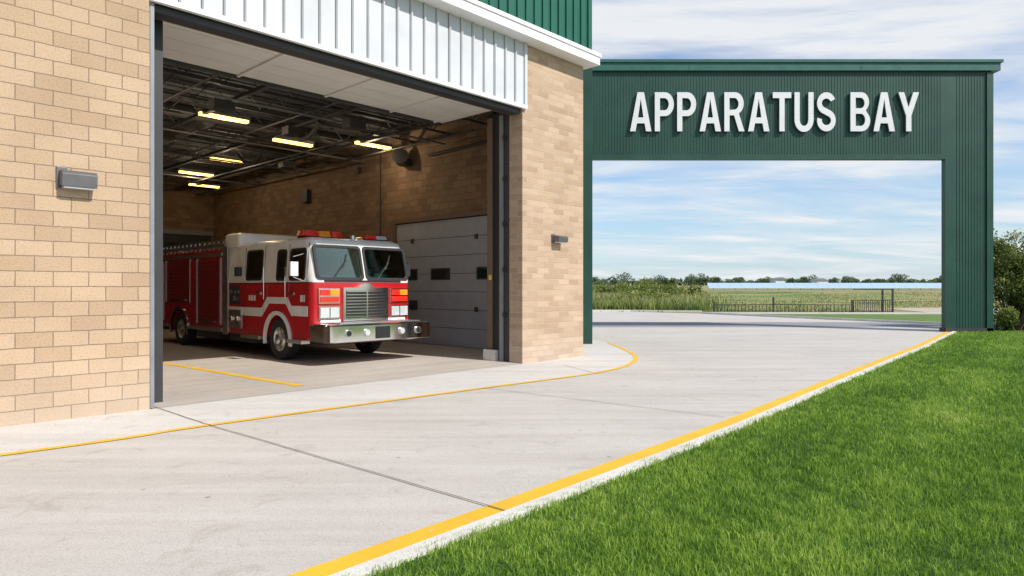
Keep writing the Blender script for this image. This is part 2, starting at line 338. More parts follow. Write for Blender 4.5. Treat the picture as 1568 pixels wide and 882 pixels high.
b.box((-10.4,2.76,6.08),(-2.5,2.82,6.24),M_joist)
b.obj('raised_bay_door',FS)
b=MB(); b.box((-2.36,.44,0),(-2.22,.78,6.1),M_dark); b.box((-2.40,.62,0.0),(-2.362,.74,6.0),M_greysteel); b.box((-2.34,.80,0),(-2.2,1.22,6.1),M_black)
b.box((-2.38,1.0,.25),(-2.342,1.18,6.0),M_brown); b.box((-2.46,.82,0),(-2.2,1.24,.28),M_pad); b.box((-2.385,1.02,2.0),(-2.381,1.12,2.12),M_yel)
for z in (1.1,2.2,3.3,4.4,5.4): b.box((-2.42,.55,z),(-2.36,.62,z+.1),M_dark)
b.box((-10.557,-.012,0.02),(-10.50,.5,6.03),M_greysteel); b.box((-10.5,.5,0),(-10.2,1.1,6.05),M_dark); b.box((-2.2,1.15,0),(-.345,1.22,6.9),M_brickin); b.obj('door_tracks',FS,.004)
b=MB(); d=3.1
while d<22:
    b.box((-10.98,d-.04,7.0),(-.36,d+.04,7.055),M_joist); b.box((-10.98,d-.04,6.5),(-.36,d+.04,6.55),M_joist)
    s=-10.98; up=True
    while s<-.7:
        b.cyl((s,d,6.53 if up else 7.02),(s+.45,d,7.02 if up else 6.53),.016,M_joist,5); s+=.45; up=not up
    d+=1.7
for s in (-9.3,-6.9,-4.5,-2.1): b.box((s-.06,2.9,6.3),(s+.06,21.9,6.38),M_joist)
for s,z in ((-8.2,6.2),(-5.2,6.28),(-3.0,6.15),(-1.2,6.2)): b.cyl((s,2.9,z),(s,21.9,z),.03,M_joist,8)
for d in (4.9,9.2,12.6,17): b.cyl((-10.9,d,6.25),(-.5,d,6.22),.028,M_duct,8)
for s,d in ((-7.5,5),(-5,6.2),(-8.2,10.5),(-2.6,11),(-6.6,14),(-4.3,4.3)): b.box((s,d,6.0),(s+.5,d+.35,6.22),M_joist)
b.cyl((-9.6,9,6.75),(-.5,9,6.75),.16,M_duct,16); b.cyl((-5.9,9.2,6.72),(-5.9,21.5,6.72),.2,M_duct,16)
for s,d in ((-4.6,5.3),(-8.6,6.5),(-3.9,9.9)):
    pr=[(s+.05*math.sin(i*.5),d+i*.16,6.25-.35*math.sin(math.pi*i/10)) for i in range(11)]
    for p,q in zip(pr[:-1],pr[1:]): b.cyl(p,q,.055,M_joist,8)
b.obj('ceiling_joists',FS)
b=MB(); LS=((-6.35,7.1),(-3.54,8.6),(-1.6,7.1),(-3.6,13),(-1.77,19.6),(-3.3,16.6),(-3.9,20.4),(-9.3,7.1),(-7.6,13),(-7.2,19))
for s,d in LS:
    b.box((s-.68,d-.09,6.36),(s+.68,d+.09,6.46),M_greysteel); b.box((s-.64,d-.08,6.29),(s+.64,d+.08,6.358),M_tube)
    for k in (-.5,.5): b.cyl((s+k,d,6.46),(s+k,d,7.1),.008,M_joist,4)
b.obj('ceiling_lamps',FS)
for s,d in (LS[0],LS[2],LS[3],LS[5],LS[7],LS[8]):
    ld=bpy.data.lights.new('ceiling_lamp_light','POINT'); ld.energy=50; ld.color=(1,.80,.55); ld.shadow_soft_size=.03
    lo=bpy.data.objects.new('ceiling_lamp_light',ld); S.collection.objects.link(lo); lo.parent=FS; lo.location=(s,d,6.05)
b=MB()
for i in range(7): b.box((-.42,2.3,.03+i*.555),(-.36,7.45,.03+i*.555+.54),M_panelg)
b.box((-.40,2.3,.02),(-.352,7.45,3.9),M_dark)
b.box((-.48,7.45,0),(-.345,7.62,4.07),M_brown); b.box((-.48,2.15,3.93),(-.345,7.448,4.07),M_brown); b.box((-.48,2.12,0),(-.345,2.28,3.928),M_brown)
for a,c in ((2.75,3.6),(4.77,5.68),(6.35,6.9)):
    b.box((-.435,a,2.05),(-.421,c,2.42),M_dark); b.box((-.441,a+.05,2.09),(-.4355,c-.05,2.38),M_glass)
for d in (3.6,6.6):
    for z in (1.1,3.25): b.box((-.46,d-.06,z),(-.421,d+.06,z+.14),M_dark)
b.box((-.46,6.35,1.1),(-.421,6.75,1.4),M_dark)
b.obj('side_sectional_door',FS,.004)
b=MB(); b.cyl((-.85,6.7,6.05),(-.6,6.95,5.95),.27,M_dark,16,.2); b.box((-.6,6.7,5.8),(-.345,7.1,6.0),M_dark); b.box((-.55,13,5.15),(-.345,13.45,5.65),M_dark)
b.cyl((-.42,2.6,6.05),(-.42,5.8,6.0),.04,M_dark,8); b.box((-.5,9.6,5.9),(-.345,9.8,6.1),M_dark)
b.cyl((-.40,8.4,0),(-.40,8.4,6.4),.02,M_dark,8); b.box((-.5,8.3,1.3),(-.36,8.55,1.7),M_greysteel)
b.obj('wall_equipment',FS)
b=MB()
for s0 in (-10.6,-6.8,-3.4):
    b.box((s0,21.93,0),(s0+2.9,21.99,4.3),M_dark)
    for i in range(4): b.box((s0+.1+i*.7,21.90,2.9),(s0+.68+i*.7,21.928,3.9),M_glass)
    b.box((s0-.1,21.85,4.3),(s0+3.0,21.99,4.5),M_greysteel)
b.obj('rear_bay_doors',FS)
sheet('bay_floor',[(-10.5,.0),(-2.38,.0),(-2.38,1.2),(-.31,1.2),(-.31,22),(-11,22),(-11,.35),(-10.5,.35)],.012,M_floor,FS)
def lampbox(s,z,w,h,dd):
    e=empty('wall_lamp',(s,0,z),0,FS)
    b=MB(); b.prism([(-w/2,-.03,h/2),(-w/2,-dd*.75,h/2),(-w/2,-dd,h*.28),(-w/2,-dd*.92,-h/2),(-w/2,-.03,-h*.35)],(w,0,0),M_bronze)
    b.box((-w/2-.03,-.03,-h*.6),(-w/2+.1,-.001,h*.75),M_bronze); b.obj('housing',e,.008)
    b=MB(); b.box((-w/2+.03,-dd*.85,-h/2-.02),(w/2-.03,-.05,-h*.42),M_lens); b.obj('lens',e)
lampbox(-11.5,3.28,.42,.22,.2); lampbox(-1.1,3.02,.36,.16,.24)

# ------------------------------------------------------------------ gateway sign structure
G=empty('apparatus_bay_gateway',(0,27.5,0))
b=MB(); b.box((2.9,0,7.09),(17.75,.28,10.66),M_green); b.box((17.753,0,0),(19.6,.28,10.66),M_green)
x=3.0
while x<17.6: b.box((x,-.012,7.3),(x+.035,-.001,10.6),M_green); x+=.12
x=18.2
while x<19.3: b.box((x,-.012,.1),(x+.035,-.001,10.6),M_green); x+=.12
b.box((2.9,-.05,7.07),(17.9,.30,7.18),M_green); b.box((17.70,-.05,0),(17.95,-.001,7.07),M_green); b.box((19.4,-.06,0),(19.66,.34,10.62),M_green)
b.box((17.7,-.06,0),(19.7,.34,.16),M_dark)
b.obj('frame',G)
b=MB(); b.box((2.9,-.14,10.66),(19.9,.42,10.98),M_greenc); b.box((2.9,-.2,10.98),(19.98,.48,11.1),M_greenc)
for x in (7.2,14.2): b.box((x,-.145,10.67),(x+.03,-.14,10.97),M_green)
b.obj('cap_flashing',G,.008)
b=MB(); b.prism([(2.21,-6.0,0),(2.57,-6.0,0),(3.287,-.06,0),(2.95,-.06,0)],(0,0,9.0),M_green)
b.obj('return_wall',G)
def arc(cx,cy,rx,ry,a0,a1,n=14): return [(cx+rx*math.cos(math.radians(a0+(a1-a0)*i/n)),cy+ry*math.sin(math.radians(a0+(a1-a0)*i/n))) for i in range(n+1)]
def sshape():
    c=arc(.32,.715,.222,.195,18,90,8)+arc(.32,.715,.222,.195,100,245,14)+arc(.32,.285,.222,.195,65,-90,14)+arc(.32,.285,.222,.195,-100,-198,8)
    Lh=[];Rh=[];h=.09
    for i,p in enumerate(c):
        a=c[max(0,i-1)]; q=c[min(len(c)-1,i+1)]; t=(q[0]-a[0],q[1]-a[1]); n=math.hypot(*t); nx,ny=-t[1]/n,t[0]/n
        Lh.append((p[0]+nx*h,p[1]+ny*h)); Rh.append((p[0]-nx*h,p[1]-ny*h))
    return [Lh+Rh[::-1]]
GL={
'A':(.72,[[(0,0),(.245,1),(.475,1),(.72,0),(.515,0),(.468,.20),(.252,.20),(.205,0)],[(.292,.37),(.428,.37),(.36,.74)]]),
'P':(.64,[[(0,0),(0,1)]+arc(.34,.69,.30,.31,90,-90)+[(.195,.38),(.195,0)],[(.195,.55)]+arc(.32,.69,.125,.14,-90,90)+[(.195,.83)]]),
'R':(.68,[[(0,0),(0,1)]+arc(.36,.71,.29,.29,90,-62)+[(.68,0),(.47,0),(.315,.40),(.195,.40),(.195,0)],[(.195,.56)]+arc(.33,.70,.125,.135,-90,90)+[(.195,.835)]]),
'T':(.62,[[(0,1),(.62,1),(.62,.83),(.408,.83),(.408,0),(.212,0),(.212,.83),(0,.83)]]),
'U':(.64,[[(0,1)]+arc(.32,.31,.32,.325,180,360,20)+[(.64,1),(.445,1)]+arc(.32,.31,.125,.15,360,180,14)+[(.195,1)]]),
'S':(.64,sshape()),
'B':(.66,[[(0,0),(0,1)]+arc(.36,.745,.265,.255,90,-52)+arc(.36,.275,.30,.275,48,-90),[(.195,.60)]+arc(.34,.72,.11,.12,-90,90)+[(.195,.84)],[(.195,.16)]+arc(.35,.30,.12,.14,-90,90)+[(.195,.44)]]),
'Y':(.70,[[(0,1),(.215,1),(.35,.63),(.485,1),(.70,1),(.448,.40),(.448,0),(.252,0),(.252,.40)]])}
word='APPARATUS BAY'; gap=.075; H=1.63
tot=sum((GL[c][0]+gap) if c!=' ' else .36 for c in word)-gap; sx=(16.6-4.784)/tot
sg=empty('sign_lettering',(0,0,0),0,G); x=4.784
for ch in word:
    if ch==' ': x+=.36*sx; continue
    w,polys=GL[ch]
    for nm,ex,mt,yo,off in (('letter_'+ch,.02,M_letter,-.125,-.02),('letter_return_'+ch,.035,M_letside,-.068,-.022)):
        cu=bpy.data.curves.new(nm,'CURVE'); cu.dimensions='2D'; cu.fill_mode='BOTH'; cu.extrude=ex; cu.offset=off
        for pl in polys:
            sp=cu.splines.new('POLY'); sp.points.add(len(pl)-1); sp.use_cyclic_u=True
            for i,(a,c) in enumerate(pl): sp.points[i].co=(a*sx,c*H,0,1)
        cu.materials.append(mt); o=bpy.data.objects.new(nm,cu); S.collection.objects.link(o); o.parent=sg
        o.rotation_euler=(math.pi/2,0,0); o.location=(x,yo,8.16)
    x+=(w+gap)*sx

# ------------------------------------------------------------------ fire truck
T=empty('fire_truck',(-4.60,15.50,.012),math.atan2(.6884,-.7254))
WD=2.86
def fin(b,name,bevel=0,smooth=False):
    b.v=[(x,-y,z) for x,y,z in b.v]; return b.obj(name,T,bevel,smooth)
def boolcut(ob,c):
    co=fin(c,'cutter'); bpy.context.view_layer.update()
    m=ob.modifiers.new('b','BOOLEAN'); m.operation='DIFFERENCE'; m.object=co; m.solver='EXACT'
    bpy.context.view_layer.objects.active=ob; bpy.ops.object.modifier_apply(modifier='b'); bpy.data.objects.remove(co)
def cut(ob,cuts):
    for cx,cz,r in cuts:
        c=MB(); c.cyl((cx,3.2,cz),(cx,-.5,cz),r,M_black,40); boolcut(ob,c)
def rr(a,c,z0,z1,r):
    P=[]
    for cx,cz,t0 in ((a+r,z0+r,180),(c-r,z0+r,270),(c-r,z1-r,0),(a+r,z1-r,90)):
        for j in range(5): t=math.radians(t0+22.5*j); P.append((cx+r*math.cos(t),cz+r*math.sin(t)))
    return P
def ysurf(z): return 0 if z<2.0 else (z-2.0)/.8*.06
def xs_(z): return (z-2.0)/.8*.20
SIDEW=((.38,1.06,2.0,2.70),(1.30,1.70,2.0,2.70),(2.52,3.36,2.02,2.74)); FRW=((.12,WD/2-.04),(WD/2+.04,WD-.12))
b=MB(); b.loft([(.56,.03,4.78,0,WD,.16,.02),(.66,0,4.78,0,WD,.2,.02),(1.92,0,4.78,0,WD,.22,.02)],M_red); o=fin(b,'cab_lower',0,True); cut(o,[(1.67,.52,.64)])
b=MB(); b.loft([(1.922,.0,4.78,0,WD,.22,.03),(2.0,.0,4.78,0,WD,.22,.03),(2.80,.20,4.78,.06,WD-.06,.24,.05),(2.93,.26,4.78,.09,WD-.09,.24,.05),(3.0,.38,4.78,.18,WD-.18,.25,.05)],M_twhite)
o=fin(b,'cab_upper',0,True)
c=MB(); c.loft([(1.80,.10,3.6,.08,WD-.08,.15,.05),(2.0,.10,3.6,.08,WD-.08,.15,.05),(2.84,.32,3.6,.15,WD-.15,.15,.05)],M_liner); boolcut(o,c)
for a,e in FRW:
    c=MB(); c.prism([(-.3,y,z) for y,z in rr(a+.03,e-.03,2.03,2.77,.09)],(.95,0,0),M_black); boolcut(o,c)
for a,e,z0,z1 in SIDEW:
    c=MB(); c.prism([(x,-.3,z) for x,z in rr(a,e,z0,z1,.08)],(0,WD+.6,0),M_black); boolcut(o,c)
b=MB(); b.loft([(2.9,3.9,4.8,.05,WD-.05,.1,.05),(3.24,3.95,4.8,.05,WD-.05,.1,.05),(3.3,4.05,4.76,.12,WD-.12,.1,.05)],M_twhite); fin(b,'raised_roof',0,True)
b=MB(); b.box((.12,.1,1.925),(3.58,WD-.1,1.935),M_dash); b.box((.16,.15,1.936),(.50,WD-.15,2.08),M_dash); b.box((.3,1.9,2.08),(.55,2.5,2.16),M_dash)
for q in (.3,1.95):
    b.box((1.0,q,1.936),(1.5,q+.55,2.05),M_seat); b.prism([(1.45,q,2.05),(1.6,q,2.05),(1.72,q,2.60),(1.60,q,2.60)],(0,.55,0),M_seat); b.box((1.60,q+.15,2.605),(1.70,q+.4,2.74),M_seat)
b.box((1.85,.9,1.936),(2.1,1.95,2.35),M_dash)
for q in (.3,1.1,1.95): b.box((3.2,q,1.936),(3.4,q+.55,2.6),M_seat)
for i in range(16):
    t=2*math.pi*i/16; t2=2*math.pi*(i+1)/16; f=lambda t:(.68+.06*math.sin(t),2.2+.22*math.cos(t),2.14+.2*math.sin(t)); b.cyl(f(t),f(t2),.016,M_black,6)
b.cyl((.5,2.2,2.05),(.68,2.2,2.14),.025,M_black,8)
fin(b,'cab_interior',.01)
b=MB(); b.box((4.83,0,.55),(11.0,WD,2.86),M_red); o=fin(b,'rear_body'); cut(o,[(7.97,.52,.66)])
b=MB(); b.box((.5,.35,.4),(10.8,WD-.35,.9),M_black); b.box((.9,.45,.9),(2.5,WD-.45,1.15),M_black); b.box((7.2,.45,.9),(8.8,WD-.45,1.15),M_black)
b.box((3.0,.05,.34),(4.5,.5,.56),M_dark); b.box((5.2,.08,.34),(6.8,.6,.56),M_dark); fin(b,'chassis')
b=MB()
for a,c,z0 in ((5.0,6.62,.75),(7.15,9.1,1.35),(9.4,10.9,.75)):
    b.box((a,-.012,z0),(c,-.001,2.6),M_red2)
    z=z0+.1
    while z<2.58: b.box((a+.03,-.016,z),(c-.03,-.0125,z+.012),M_black); z+=.11
    for e in (a,c): b.box((e-.05,-.03,z0),(e,-.002,2.65),M_alum)
    b.box((a+.3,-.05,z0+.06),(c-.3,-.017,z0+.09),M_chrome)
b.box((4.48,-.02,.5),(4.80,-.001,2.95),M_alum); b.box((4.84,-.035,2.68),(11,-.002,2.78),M_alum); b.box((4.84,-.03,.55),(7.2,-.002,.66),M_alum); b.box((8.7,-.03,.55),(11,-.002,.66),M_alum)
b.box((6.68,-.02,.7),(7.1,-.002,2.6),M_red); b.box((3.66,-.02,.7),(4.4,-.002,1.2),M_alum)
for x,z in ((3.85,.95),(4.2,.95),(4.02,1.5)): b.cyl((x,-.07,z),(x,-.02,z),.07,M_chrome,14)
b.box((3.72,-.015,1.35),(4.36,-.003,1.85),M_dark)
for i in range(3): b.cyl((3.83+i*.21,-.03,1.68),(3.83+i*.21,-.016,1.68),.06,M_alum,14)
fin(b,'body_trim',.003)
b=MB(); 
for q in (.08,.5): b.box((4.9,q,2.95),(10.9,q+.05,3.05),M_alum); b.box((4.9,q,3.12),(10.9,q+.04,3.16),M_alum)
l=5.0
while l<10.9: b.box((l,.08,2.86),(l+.04,.12,3.14),M_alum); b.cyl((l,.1,3.02),(l,.55,3.02),.018,M_alum,6); l+=.33
b.box((5.0,.9,2.86),(10.5,2.3,3.05),M_dark); fin(b,'ladder_rack')
def wheel(cx,q,nm):
    b=MB(); R=.52; w=.30
    pr=[(.30,0),(.36,-.012),(.44,-.02),(.49,-.005),(R,.04),(R,w-.04),(.49,w),(.30,w)]
    b.lathe((cx,q,R),pr,M_tire,40)
    b.lathe((cx,q,R),[(.302,.005),(.29,.0),(.27,.03),(.24,.07),(.17,.06),(.13,.03),(.12,-.05),(.09,-.07),(.0,-.07)],M_alum,32)
    for i in range(10):
        t=2*math.pi*i/10; c=(cx+.2*math.cos(t),q+.065,R+.2*math.sin(t)); b.cyl(c,(c[0],q+.02,c[2]),.018,M_chrome,6)
        c=(cx+.262*math.cos(t+.3),q+.034,R+.262*math.sin(t+.3)); b.cyl(c,(c[0],q+.028,c[2]),.022,M_black,8)
    b.lathe((cx,q,R),[(.3,w-.02),(.0,w-.02)],M_black,24)
    fin(b,nm,0,True)
wheel(1.67,.05,'front_wheel_near'); wheel(7.97,.05,'rear_wheel_near'); wheel(1.67,WD-.36,'front_wheel_far'); wheel(7.97,WD-.36,'rear_wheel_far')
def archtrim(b,cx,r0,r1,m,a0=-12,a1=192):
    n=24; vs=[];fs=[]
    for i in range(n+1):
        t=math.radians(a0+(a1-a0)*i/n)
        for r in (r0,r1):
            for y in (-.035,.02): vs.append((cx+r*math.cos(t),y,.52+r*math.sin(t)))
    for i in range(n):
        k=i*4
        for p,q in ((0,1),(1,3),(3,2),(2,0)): fs.append((k+p,k+q,k+4+q,k+4+p))
    b.add(vs,fs,m)
b=MB(); archtrim(b,1.67,.60,.70,M_twhite); archtrim(b,7.97,.62,.71,M_chrome); fin(b,'wheel_arch_trim',0,True)
b=MB()
for a,c,z0,z1 in SIDEW:
    b.ring([(x,ysurf(z)-.014,z) for x,z in rr(a-.04,c+.04,z0-.04,z1+.04,.10)],[(x,ysurf(z)-.014,z) for x,z in rr(a+.015,c-.015,z0+.015,z1-.015,.07)],(0,.04,0),M_black)
    b.prism([(x,ysurf(z)+.004,z) for x,z in rr(a,c,z0,z1,.08)],(0,.008,0),M_win)
    b.prism([(x,WD-ysurf(z)-.012,z) for x,z in rr(a,c,z0,z1,.08)],(0,.008,0),M_win)
fin(b,'side_windows')
b=MB()
for l0,z0 in ((.24,.8),(1.14,1.3),(2.38,1.0),(3.48,.7)):
    b.box((l0,-.004,z0),(l0+.012,.01,1.92),M_black); b.prism([(l0,ysurf(2.0)-.004,1.92),(l0+.012,-.004,1.92),(l0+.012,.056,2.85),(l0,.056,2.85)],(0,.01,0),M_black)
b.box((.02,-.006,1.905),(4.46,.004,1.925),M_black)
for l0 in (1.2,2.30): b.cyl((l0,-.05,1.5),(l0,-.05,2.3),.015,M_chrome,8)
b.box((.85,-.03,1.62),(1.05,0,1.68),M_chrome); b.box((2.55,-.03,1.62),(2.75,0,1.68),M_chrome)
b.box((.3,-.12,.48),(1.0,.1,.56),M_alum); b.box((2.45,-.12,.48),(3.45,.1,.56),M_alum)
fin(b,'doors_and_handles')
b=MB()
b.box((.22,-.004,1.12),(.98,.01,1.36),M_twhite); b.box((2.5,-.004,1.06),(4.46,.01,1.28),M_twhite)
b.prism([(.98,-.004,1.12),(1.25,-.004,1.40),(2.1,-.004,1.40),(2.5,-.004,1.06),(2.5,-.004,1.28),(2.2,-.004,1.56),(1.15,-.004,1.56),(.98,-.004,1.36)],(0,.012,0),M_twhite)
b.box((.35,-.0045,1.46),(.40,.008,1.62),M_twhite); b.box((.44,-.0045,1.46),(.55,.008,1.62),M_twhite)
for x in (2.85,2.99,3.13): b.box((x,-.0045,1.46),(x+.09,.008,1.60),M_twhite)
fin(b,'stripe')
b=MB()
for a,c in FRW:
    b.ring([(xs_(z)-.016,y,z) for y,z in rr(a-.02,c+.02,1.98,2.82,.10)],[(xs_(z)-.016,y,z) for y,z in rr(a+.045,c-.045,2.045,2.755,.08)],(.04,0,0),M_black)
    b.prism([(xs_(z)+.002,y,z) for y,z in rr(a+.02,c-.02,2.02,2.78,.09)],(.008,0,0),M_win)
fin(b,'windscreen')
b=MB()
for q in (.5,1.75): b.cyl((-.03,q,1.96),(.08,q+.45,2.45),.012,M_black,6); b.cyl((.07,q+.35,2.25),(.12,q+.5,2.62),.012,M_black,6)
b.box((-.015,.3,1.93),(.0,2.5,1.975),M_black); fin(b,'wipers')
g0,g1=.78,2.08
b=MB()
b.box((-.07,g0,1.0),(.02,g1,1.80),M_chrome); b.box((-.074,g0+.07,1.07),(-.0705,g1-.07,1.72),M_black)
z=1.09
while z<1.70: b.box((-.095,g0+.08,z),(-.075,g1-.08,z+.022),M_chrome); z+=.075
b.box((-.10,1.41,1.07),(-.0755,1.45,1.72),M_chrome); b.prism([(-.09,1.18,1.80),(-.09,1.68,1.80),(-.09,1.53,1.90),(-.09,1.33,1.90)],(.09,0,0),M_chrome)
fin(b,'grille',.004)
b=MB()
for q0,q1 in ((.14,.70),(WD-.70,WD-.14)):
    b.box((-.05,q0,1.06),(.03,q1,1.36),M_chrome)
    m=(q0+q1)/2
    for a,c in ((q0+.03,m-.015),(m+.015,q1-.03)): b.box((-.066,a,1.09),(-.0505,c,1.33),M_lampc)
    b.box((-.04,q0,1.42),(.03,q1,1.78),M_chrome)
    b.box((-.06,q0+.03,1.61),(-.0405,m-.01,1.75),M_lampr); b.box((-.06,m+.01,1.61),(-.0405,q1-.03,1.75),M_lampo); b.box((-.06,q0+.03,1.45),(-.0405,q1-.03,1.58),M_lampr)
b.box((-.012,.2,.97),(.0,.74,1.04),M_twhite); b.box((-.012,2.1,.97),(.0,2.64,1.04),M_twhite)
fin(b,'headlamp_clusters',.008)
b=MB(); b.loft([(.52,-.70,.05,.02,WD+.08,.22,.02),(.56,-.78,.05,-.04,WD+.14,.25,.02),(.92,-.78,.05,-.04,WD+.14,.25,.02),(.96,-.72,.05,0,WD+.1,.22,.02)],M_chrome)
for q in (.45,.95,1.95,2.45):
    b.cyl((-.815,q,.75),(-.78,q,.75),.085,M_alum,20); b.cyl((-.825,q,.75),(-.816,q,.75),.065,M_lampc if q in(.95,1.95) else M_black,20)
b.box((-.80,1.2,.60),(-.781,1.6,.88),M_black); b.box((-.68,.3,.962),(-.05,2.6,.985),M_alum)
fin(b,'front_bumper',0,True)
b=MB(); 
b.box((.75,.25,3.0),(1.15,1.25,3.05),M_black); b.loft([(3.05,.72,1.18,.2,.6,.08,.08),(3.19,.76,1.14,.24,.58,.08,.08)],M_lampr); b.loft([(3.05,.72,1.18,.61,.95,.06,.06),(3.19,.76,1.14,.62,.94,.06,.06)],M_lampo); b.loft([(3.05,.72,1.18,.96,1.3,.08,.08),(3.19,.76,1.14,.97,1.26,.08,.08)],M_lampr)
b.box((.45,1.75,2.98),(.75,2.45,3.04),M_black); b.loft([(3.04,.45,.75,1.75,2.1,.05,.05),(3.13,.48,.72,1.78,2.09,.05,.05)],M_lampr); b.loft([(3.04,.45,.75,2.11,2.45,.05,.05),(3.13,.48,.72,2.12,2.42,.05,.05)],M_lampc)
b.cyl((.5,1.4,3.0),(.5,1.4,3.1),.07,M_alum,12); b.cyl((.32,1.55,3.03),(.7,1.55,3.03),.035,M_chrome,10)
fin(b,'light_bars',0,True)
b=MB()
b.cyl((.38,0,2.6),(.42,-.26,2.52),.014,M_chrome,6); b.cyl((.38,0,1.95),(.42,-.26,2.05),.014,M_chrome,6)
b.box((.38,-.34,2.07),(.46,-.15,2.40),M_twhite); b.box((.461,-.32,2.10),(.466,-.17,2.37),M_glass)
b.cyl((.4,WD,2.5),(.4,WD+.2,2.45),.014,M_chrome,6); b.box((.38,WD+.14,2.1),(.46,WD+.26,2.42),M_dark)
b.box((3.62,-.16,2.1),(3.74,-.01,2.35),M_dark)
fin(b,'mirrors',.012)

# ------------------------------------------------------------------ vegetation
def npmesh(name,verts,faces_flat,nper,mat,attr=None,parent=None):
    me=bpy.data.meshes.new(name); nv=len(verts); nf=len(faces_flat)//nper
    me.vertices.add(nv); me.vertices.foreach_set('co',verts.astype(np.float32).ravel())
    me.loops.add(len(faces_flat)); me.loops.foreach_set('vertex_index',faces_flat.astype(np.int32))
    me.polygons.add(nf); me.polygons.foreach_set('loop_start',np.arange(nf,dtype=np.int32)*nper)
    me.update(calc_edges=True)
    if attr is not None:
        a=me.attributes.new('shade','FLOAT','POINT'); a.data.foreach_set('value',attr.astype(np.float32))
    me.materials.append(mat); o=bpy.data.objects.new(name,me); S.collection.objects.link(o)
    if parent: o.parent=parent
    return o
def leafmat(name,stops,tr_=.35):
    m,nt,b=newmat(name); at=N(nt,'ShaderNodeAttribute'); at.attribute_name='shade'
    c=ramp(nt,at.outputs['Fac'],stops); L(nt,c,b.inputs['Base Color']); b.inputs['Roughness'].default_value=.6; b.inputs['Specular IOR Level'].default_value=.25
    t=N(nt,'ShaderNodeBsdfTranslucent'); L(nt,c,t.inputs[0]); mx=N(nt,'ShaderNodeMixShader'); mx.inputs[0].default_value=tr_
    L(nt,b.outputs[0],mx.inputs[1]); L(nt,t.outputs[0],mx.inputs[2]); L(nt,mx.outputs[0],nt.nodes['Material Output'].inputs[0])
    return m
def fn(x,y,sc,seed):
    r=np.random.default_rng(seed); o=0
    for k in range(7):
        a=r.uniform(0,6.28); f=sc*r.uniform(.5,2.2); o=o+np.sin((x*np.cos(a)+y*np.sin(a))*f+r.uniform(0,6.28)+1.3*np.sin((x*np.sin(a)-y*np.cos(a))*f*.6))
    return o/4.0
def blades(name,px,py,pz,h,w,mat,lean=.5,shade=None,parent=None,root=.22):
    n=len(px); a=rng.uniform(0,2*np.pi,n); la=rng.uniform(0,2*np.pi,n); ll=rng.uniform(.1,1,n)*lean*h
    ca,sa=np.cos(a)*w/2,np.sin(a)*w/2; lx,ly=np.cos(la)*ll,np.sin(la)*ll
    V=np.empty((n,5,3))
    V[:,0]=np.stack([px-ca,py-sa,pz],1); V[:,1]=np.stack([px+ca,py+sa,pz],1)
    V[:,2]=np.stack([px+ca*.8+lx*.35,py+sa*.8+ly*.35,pz+h*.6],1); V[:,3]=np.stack([px-ca*.8+lx*.35,py-sa*.8+ly*.35,pz+h*.6],1)
    V[:,4]=np.stack([px+lx,py+ly,pz+h*(1-.25*ll/h)],1)
    b0=np.arange(n)*5; F=np.stack([b0,b0+1,b0+2, b0,b0+2,b0+3, b0+3,b0+2,b0+4],1).ravel()
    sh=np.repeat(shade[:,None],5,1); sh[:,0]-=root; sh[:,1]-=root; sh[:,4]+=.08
    return npmesh(name,V.reshape(-1,3),F,3,mat,np.clip(sh,0,1).ravel(),parent)
cy=np.array([p[1] for p in curb]); cx=np.array([p[0] for p in curb])
PX=[];PY=[];WW=[]
yb=1.5
while yb<27.6:
    y2=yb+.5; ym=yb+.25; dens=4600*min(1,(5/ym))**1.6; xl=np.interp(ym,cy,cx)+.45; xr=ym*.79+2.2
    n=int(dens*.5*(xr-xl)); y=rng.uniform(yb,min(y2,27.6),n); x=rng.uniform(0,1,n)*(xr-xl)+np.interp(y,cy,cx)+.45+.03*np.sin(y*9)+rng.normal(0,.025,n)
    PX.append(x);PY.append(y);k=max(1,ym/5)**.75; WW.append(np.full(n,.0052*k)); yb=y2
x=np.concatenate(PX);y=np.concatenate(PY);w=np.concatenate(WW)
c=fn(x,y,2.2,1)*.5+fn(x,y,7,2)*.5; c2=fn(x,y,1.0,3); c3=fn(x,y,16,8)
mow=np.tanh(3*np.sin((x*.775-y*.63)*2*np.pi/1.7+.5*fn(x,y,.6,12)))   # mower passes parallel to the kerb
h=(.056+.020*c+.012*c3+rng.uniform(-.018,.024,len(x)))*np.where(rng.uniform(0,1,len(x))>.97,1.4,1.); h=np.clip(h,.022,.13)
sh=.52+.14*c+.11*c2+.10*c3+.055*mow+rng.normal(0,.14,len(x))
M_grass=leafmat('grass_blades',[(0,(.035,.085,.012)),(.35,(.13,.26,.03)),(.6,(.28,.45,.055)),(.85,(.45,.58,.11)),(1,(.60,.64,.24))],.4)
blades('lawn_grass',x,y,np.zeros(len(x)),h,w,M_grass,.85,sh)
M_weed=leafmat('tall_weeds',[(0,(.08,.12,.025)),(.4,(.19,.26,.07)),(.7,(.34,.36,.13)),(1,(.50,.44,.22))])
n=24000; y=52.5+rng.uniform(0,1,n)**1.3*50; x=rng.uniform(-.05,.31,n)*y+2
k=(x<y*.275+rng.normal(0,1.6,n)); x=x[k];y=y[k]; c=fn(x,y,.35,5)
z=np.array([tz(v) for v in y])-.02
blades('tall_meadow_grass',x,y,z,np.clip(.8+.40*c+rng.uniform(-.3,.4,len(x)),.25,2.0),np.full(len(x),.08),M_weed,.5,.5+.25*c+rng.normal(0,.18,len(x)))
n=14000; tcx=rng.uniform(0,1,420); ty=50+tcx**1.3*85; tx=ty*rng.uniform(.2,.80,420); id_=rng.integers(0,420,n)
x=tx[id_]+rng.normal(0,2.2,n); y=ty[id_]+rng.normal(0,.9,n); k=~((x>28)&(y<62))&(y>50); x,y,id_=x[k],y[k],id_[k]
